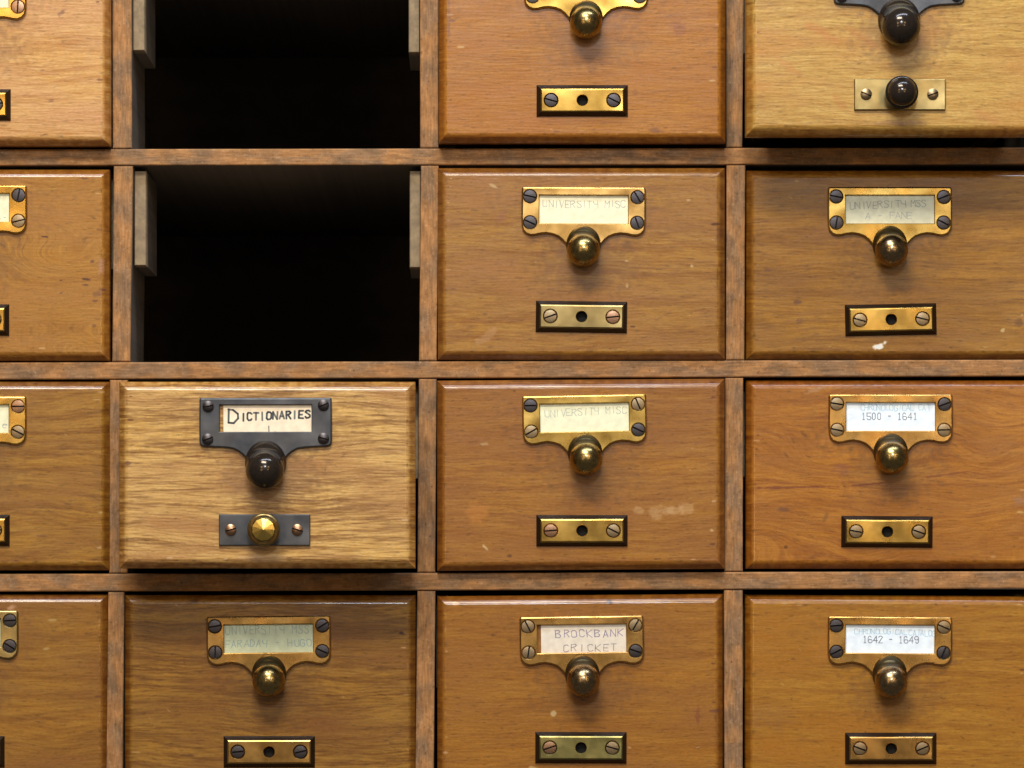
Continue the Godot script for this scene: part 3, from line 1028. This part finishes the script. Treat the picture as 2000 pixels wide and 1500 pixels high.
	list.append({"rect": [855, 327, 1416.5, 702], "z": 0.0035, "seed": 32, "label": "brown drawer with a card reading UNIVERSITY MISC, right of the lower empty compartment",
		"wood": {"light": Color(0.70, 0.51, 0.31), "dark": Color(0.57, 0.37, 0.20), "warm": Color(0.66, 0.45, 0.34), "grain": 0.65},
		"marks": [[980, 422, 16, 14, Color(0.55, 0.33, 0.30), 0.35], [1398, 437, 12, 3, gouge, 0.6], [1224, 509, 5, 3, chip, 0.38], [1224, 557, 3, 5, chip, 0.38], [1351, 519, 5, 4, chip, 0.5, 0.6], [1343, 390, 5, 2.5, chip, 0.38], [962, 362, 10, 3, chip, 0.4, 0.4], [1235, 637, 6, 2.5, gouge, 0.5], [950, 655, 34, 10, Color(0.72, 0.55, 0.42), 0.4, -0.6], [1404, 460, 6, 30, stain, 0.35]],
		"holder": {"x": 1140, "y": 365.5, "metal": "copper brass", "knob": "knob brass", "tilt": -0.3, "card": {"paper": Color(0.95, 0.92, 0.78), "lines": [["UNIVERSITY MISC", 11, 14, 8.2, 13, 10.9, pencil, 1.2, 0.75, 0.0, 0.13]]}},
		"rod": {"x": 1135.5, "y": 619, "metal": "dull brass", "tilt": -0.8, "screws": ["screw brass", "screw copper"]}})
	list.append({"rect": [854, 741, 1416, 1113], "z": 0.007, "seed": 33, "label": "brown drawer with a torn pale patch of old sticker right of its lock plate", "tilt": 4.0,
		"wood": {"light": Color(0.70, 0.48, 0.27), "dark": Color(0.58, 0.36, 0.18), "warm": Color(0.62, 0.40, 0.28), "grain": 0.6},
		"marks": [[1249, 997, 12, 10, Color(0.76, 0.60, 0.42), 0.5], [1280, 1001, 20, 14, Color(0.76, 0.60, 0.42), 0.5], [1298, 999, 20, 10, Color(0.76, 0.60, 0.42), 0.5], [1318, 998, 20, 11, Color(0.76, 0.60, 0.42), 0.5], [1340, 995, 20, 12, Color(0.76, 0.60, 0.42), 0.5], [930, 1000, 26, 26, Color(0.75, 0.48, 0.20), 0.45], [946, 865, 9, 4, chip, 0.3], [947, 1067, 9, 3, chip, 0.5, 0.8], [994, 1084, 6, 3, gouge, 0.5], [1389, 1037, 5, 3, chip, 0.45]],
		"holder": {"x": 1140.5, "y": 771.5, "metal": "golden brass", "knob": "knob brass", "tilt": 1.1, "screws": ["screw steel", "screw brass", "screw brass", "screw steel"], "card": {"paper": Color(0.94, 0.93, 0.79), "lines": [["UNIVERSITY MISC", 13, 16, 8.2, 13, 10.8, Color(0.60, 0.61, 0.58), 1.2, 0.75, 0.35, 0.13]]}},
		"rod": {"x": 1136.5, "y": 1036.5, "metal": "golden brass", "screws": ["screw copper", "screw brass"]}})
	list.append({"rect": [854, 1162, 1413, 1532], "z": 0.0005, "seed": 34, "label": "brown drawer with a nicked top edge, its card ending in the handwritten word CRICKET", "tilt": 5.0,
		"wood": {"light": Color(0.70, 0.48, 0.25), "dark": Color(0.58, 0.36, 0.17), "warm": Color(0.64, 0.42, 0.26), "grain": 0.45},
		"marks": [[1190, 1174, 8, 7, gouge, 0.95], [1081, 1392, 6, 8, chip, 0.5, 0.5], [1362, 1400, 5, 22, Color(0.48, 0.26, 0.18), 0.5], [1395, 1390, 12, 4, stain, 0.5], [890, 1176, 8, 4, Color(0.80, 0.62, 0.42), 0.7], [1040, 1500, 10, 6, chip, 0.38]],
		"holder": {"x": 1135.5, "y": 1203, "metal": "copper brass", "knob": "knob copper", "tilt": 0.9, "screws": ["screw brass", "screw brass", "screw brass", "screw steel"],
			"card": {"paper": Color(0.90, 0.85, 0.77), "gap": 7.0, "lines": [["BROCKBANK", 29, 15, 9.5, 13.5, 15.2, Color(0.42, 0.36, 0.52), 1.5, 0.85, 0.0, 0.13], ["CRICKET", 44, 43, 9.5, 13, 15.5, Color(0.38, 0.36, 0.42), 1.4, 0.85, 0.0, 0.1]]}},
		"rod": {"x": 1134.5, "y": 1460, "metal": "green brass", "screws": ["screw copper", "screw brass"], "tilt": -0.2}})
	# the column at the right edge
	list.append({"rect": [1459, -92, 2022, 263], "z": 0.040, "seed": 41, "label": "yellow oak drawer pulled far out, with dark knobs on its pull and lock plate", "bevel": 0.0028,
		"wood": {"light": Color(0.84, 0.69, 0.56), "dark": Color(0.70, 0.53, 0.36), "warm": Color(0.80, 0.57, 0.40), "grain": 0.65, "fleck": 0.3, "slope": 0.0}, "relief": 0.6,
		"marks": [[1600, 60, 50, 12, Color(0.72, 0.47, 0.24), 0.5, 0.5], [1680, 70, 40, 10, Color(0.72, 0.47, 0.24), 0.45, 0.6], [1540, 130, 40, 10, Color(0.72, 0.47, 0.24), 0.4, 0.7], [1920, 225, 40, 12, Color(0.70, 0.46, 0.24), 0.4, 0.5], [1640, 200, 30, 8, Color(0.70, 0.46, 0.24), 0.35, 0.8], [1760, 240, 60, 8, stain, 0.2]],
		"holder": {"x": 1755.5, "y": -86, "style": "bronze", "metal": "dark bronze", "knob": "brown bronze", "fat": 1.2, "droop": 26.0, "wide": 0.99, "card": {"paper": cream}},
		"rod": {"x": 1757, "y": 185, "style": "flat", "metal": "dull brass", "knob": "brown bronze", "screws": ["screw brass"]}})
	list.append({"rect": [1458, 332, 2019, 702], "z": 0.0004, "seed": 42, "label": "brown drawer with a white fleck under its lock plate, below the yellow oak drawer",
		"wood": {"light": Color(0.70, 0.50, 0.25), "dark": Color(0.54, 0.35, 0.15), "warm": Color(0.60, 0.40, 0.24), "grain": 0.6},
		"marks": [[1716, 675, 14, 7, Color(0.93, 0.92, 0.90), 0.95, -0.5], [1728, 668, 6, 5, Color(0.93, 0.92, 0.90), 0.9, -0.8], [1958, 644, 6, 4, chip, 0.5, -0.8], [1557, 590, 9, 5, stain, 0.6], [1562, 627, 12, 7, stain, 0.4, -0.5], [1500, 528, 12, 4, stain, 0.4], [1990, 630, 10, 10, gouge, 0.4]],
		"holder": {"x": 1737.5, "y": 365.5, "metal": "golden brass", "knob": "knob copper", "card": {"paper": Color(0.91, 0.91, 0.80), "lines": [["UNIVERSITY", 12, 18, 9, 13, 11.2, faint, 1.2, 0.85, 0.5, 0.13], ["MSS", 132, 13, 8, 13, 10.5, faint, 1.2, 0.85, -0.2, 0.1], ["A - FANE", 44, 38, 9, 12, 11.5, Color(0.62, 0.66, 0.68), 1.2, 0.8, 0.2, 0.1]]}},
		"rod": {"x": 1739.5, "y": 624.5, "metal": "golden brass", "tilt": 1.2, "screws": ["screw brass", "screw brass"]}})
	list.append({"rect": [1458, 742, 2019, 1111], "z": 0.0004, "seed": 43, "label": "orange-brown drawer with a white card reading 1500 - 1641",
		"wood": {"light": Color(0.76, 0.50, 0.23), "dark": Color(0.60, 0.35, 0.13), "warm": Color(0.66, 0.41, 0.20), "grain": 0.6, "slope": -0.06, "bend": 30.0},
		"marks": [[1560, 951, 100, 2.6, Color(0.36, 0.14, 0.08), 0.55, -0.02], [1700, 945, 60, 2.2, Color(0.36, 0.14, 0.08), 0.5, -0.1], [1850, 926, 60, 2.0, Color(0.40, 0.16, 0.08), 0.45, -0.14], [1530, 995, 12, 5, stain, 0.5], [1645, 915, 20, 14, Color(0.55, 0.32, 0.28), 0.3], [1988, 980, 12, 10, Color(0.55, 0.40, 0.40), 0.45], [1992, 1000, 10, 3, chip, 0.38], [1612, 1010, 4, 14, Color(0.4, 0.26, 0.14), 0.4, 0.4], [1534, 1068, 4, 4, gouge, 0.5], [1595, 760, 26, 6, Color(0.74, 0.60, 0.56), 0.4, -0.3]],
		"holder": {"x": 1739, "y": 770, "metal": "copper brass", "knob": "knob brass", "screws": ["screw brass", "screw steel", "screw brass", "screw brass"],
			"card": {"paper": white, "lines": [["CHRONOLOGICAL CAT", 32, 8, 6.5, 11, 8.1, blue, 1.2, 0.8, 0.0, 0.16], ["1500", 34, 24, 7.6, 13, 10.4, typed, 1.45, 0.9, 0.0, 0.0], ["-", 84, 24, 8, 12, 10.4, typed, 1.9, 0.9, 0.0, 0.0], ["1641", 104, 24, 7.6, 13, 10.2, typed, 1.45, 0.9, 0.0, 0.0]]}},
		"rod": {"x": 1732, "y": 1038.5, "metal": "golden brass", "tilt": -0.4, "screws": ["screw brass", "screw brass"]}})
	list.append({"rect": [1456, 1163, 2019, 1534], "z": -0.0012, "seed": 44, "label": "golden brown drawer with a white card reading 1642 - 1649", "tilt": -3.0,
		"wood": {"light": Color(0.74, 0.53, 0.26), "dark": Color(0.60, 0.38, 0.15), "warm": Color(0.70, 0.46, 0.20), "grain": 0.5},
		"marks": [[1610, 1265, 40, 30, Color(0.76, 0.50, 0.18), 0.3], [1500, 1400, 60, 30, Color(0.55, 0.38, 0.22), 0.3], [1840, 1290, 40, 10, stain, 0.25]],
		"holder": {"x": 1738, "y": 1204, "metal": "copper brass", "knob": "knob copper", "tilt": -0.5, "screws": ["screw steel", "screw brass", "screw steel", "screw steel"],
			"card": {"paper": white, "lines": [["CHRONOLOGICAL", 22, 12, 6.5, 10, 8.0, blue, 1.2, 0.8, 0.0, 0.16], ["CATALOG", 128, 13, 6, 11, 7.6, blue, 1.2, 0.8, -0.2, 0.16], ["1642", 38, 26, 7.6, 13, 10.2, typed, 1.45, 0.9, 0.0, 0.0], ["-", 88, 26, 8, 12, 10.4, typed, 1.9, 0.9, 0.0, 0.0], ["1649", 108, 26, 7.6, 13, 10.2, typed, 1.45, 0.9, 0.0, 0.0]]}},
		"rod": {"x": 1739.5, "y": 1461.5, "metal": "copper brass", "screws": ["screw brass", "screw brass"]}})
	return list
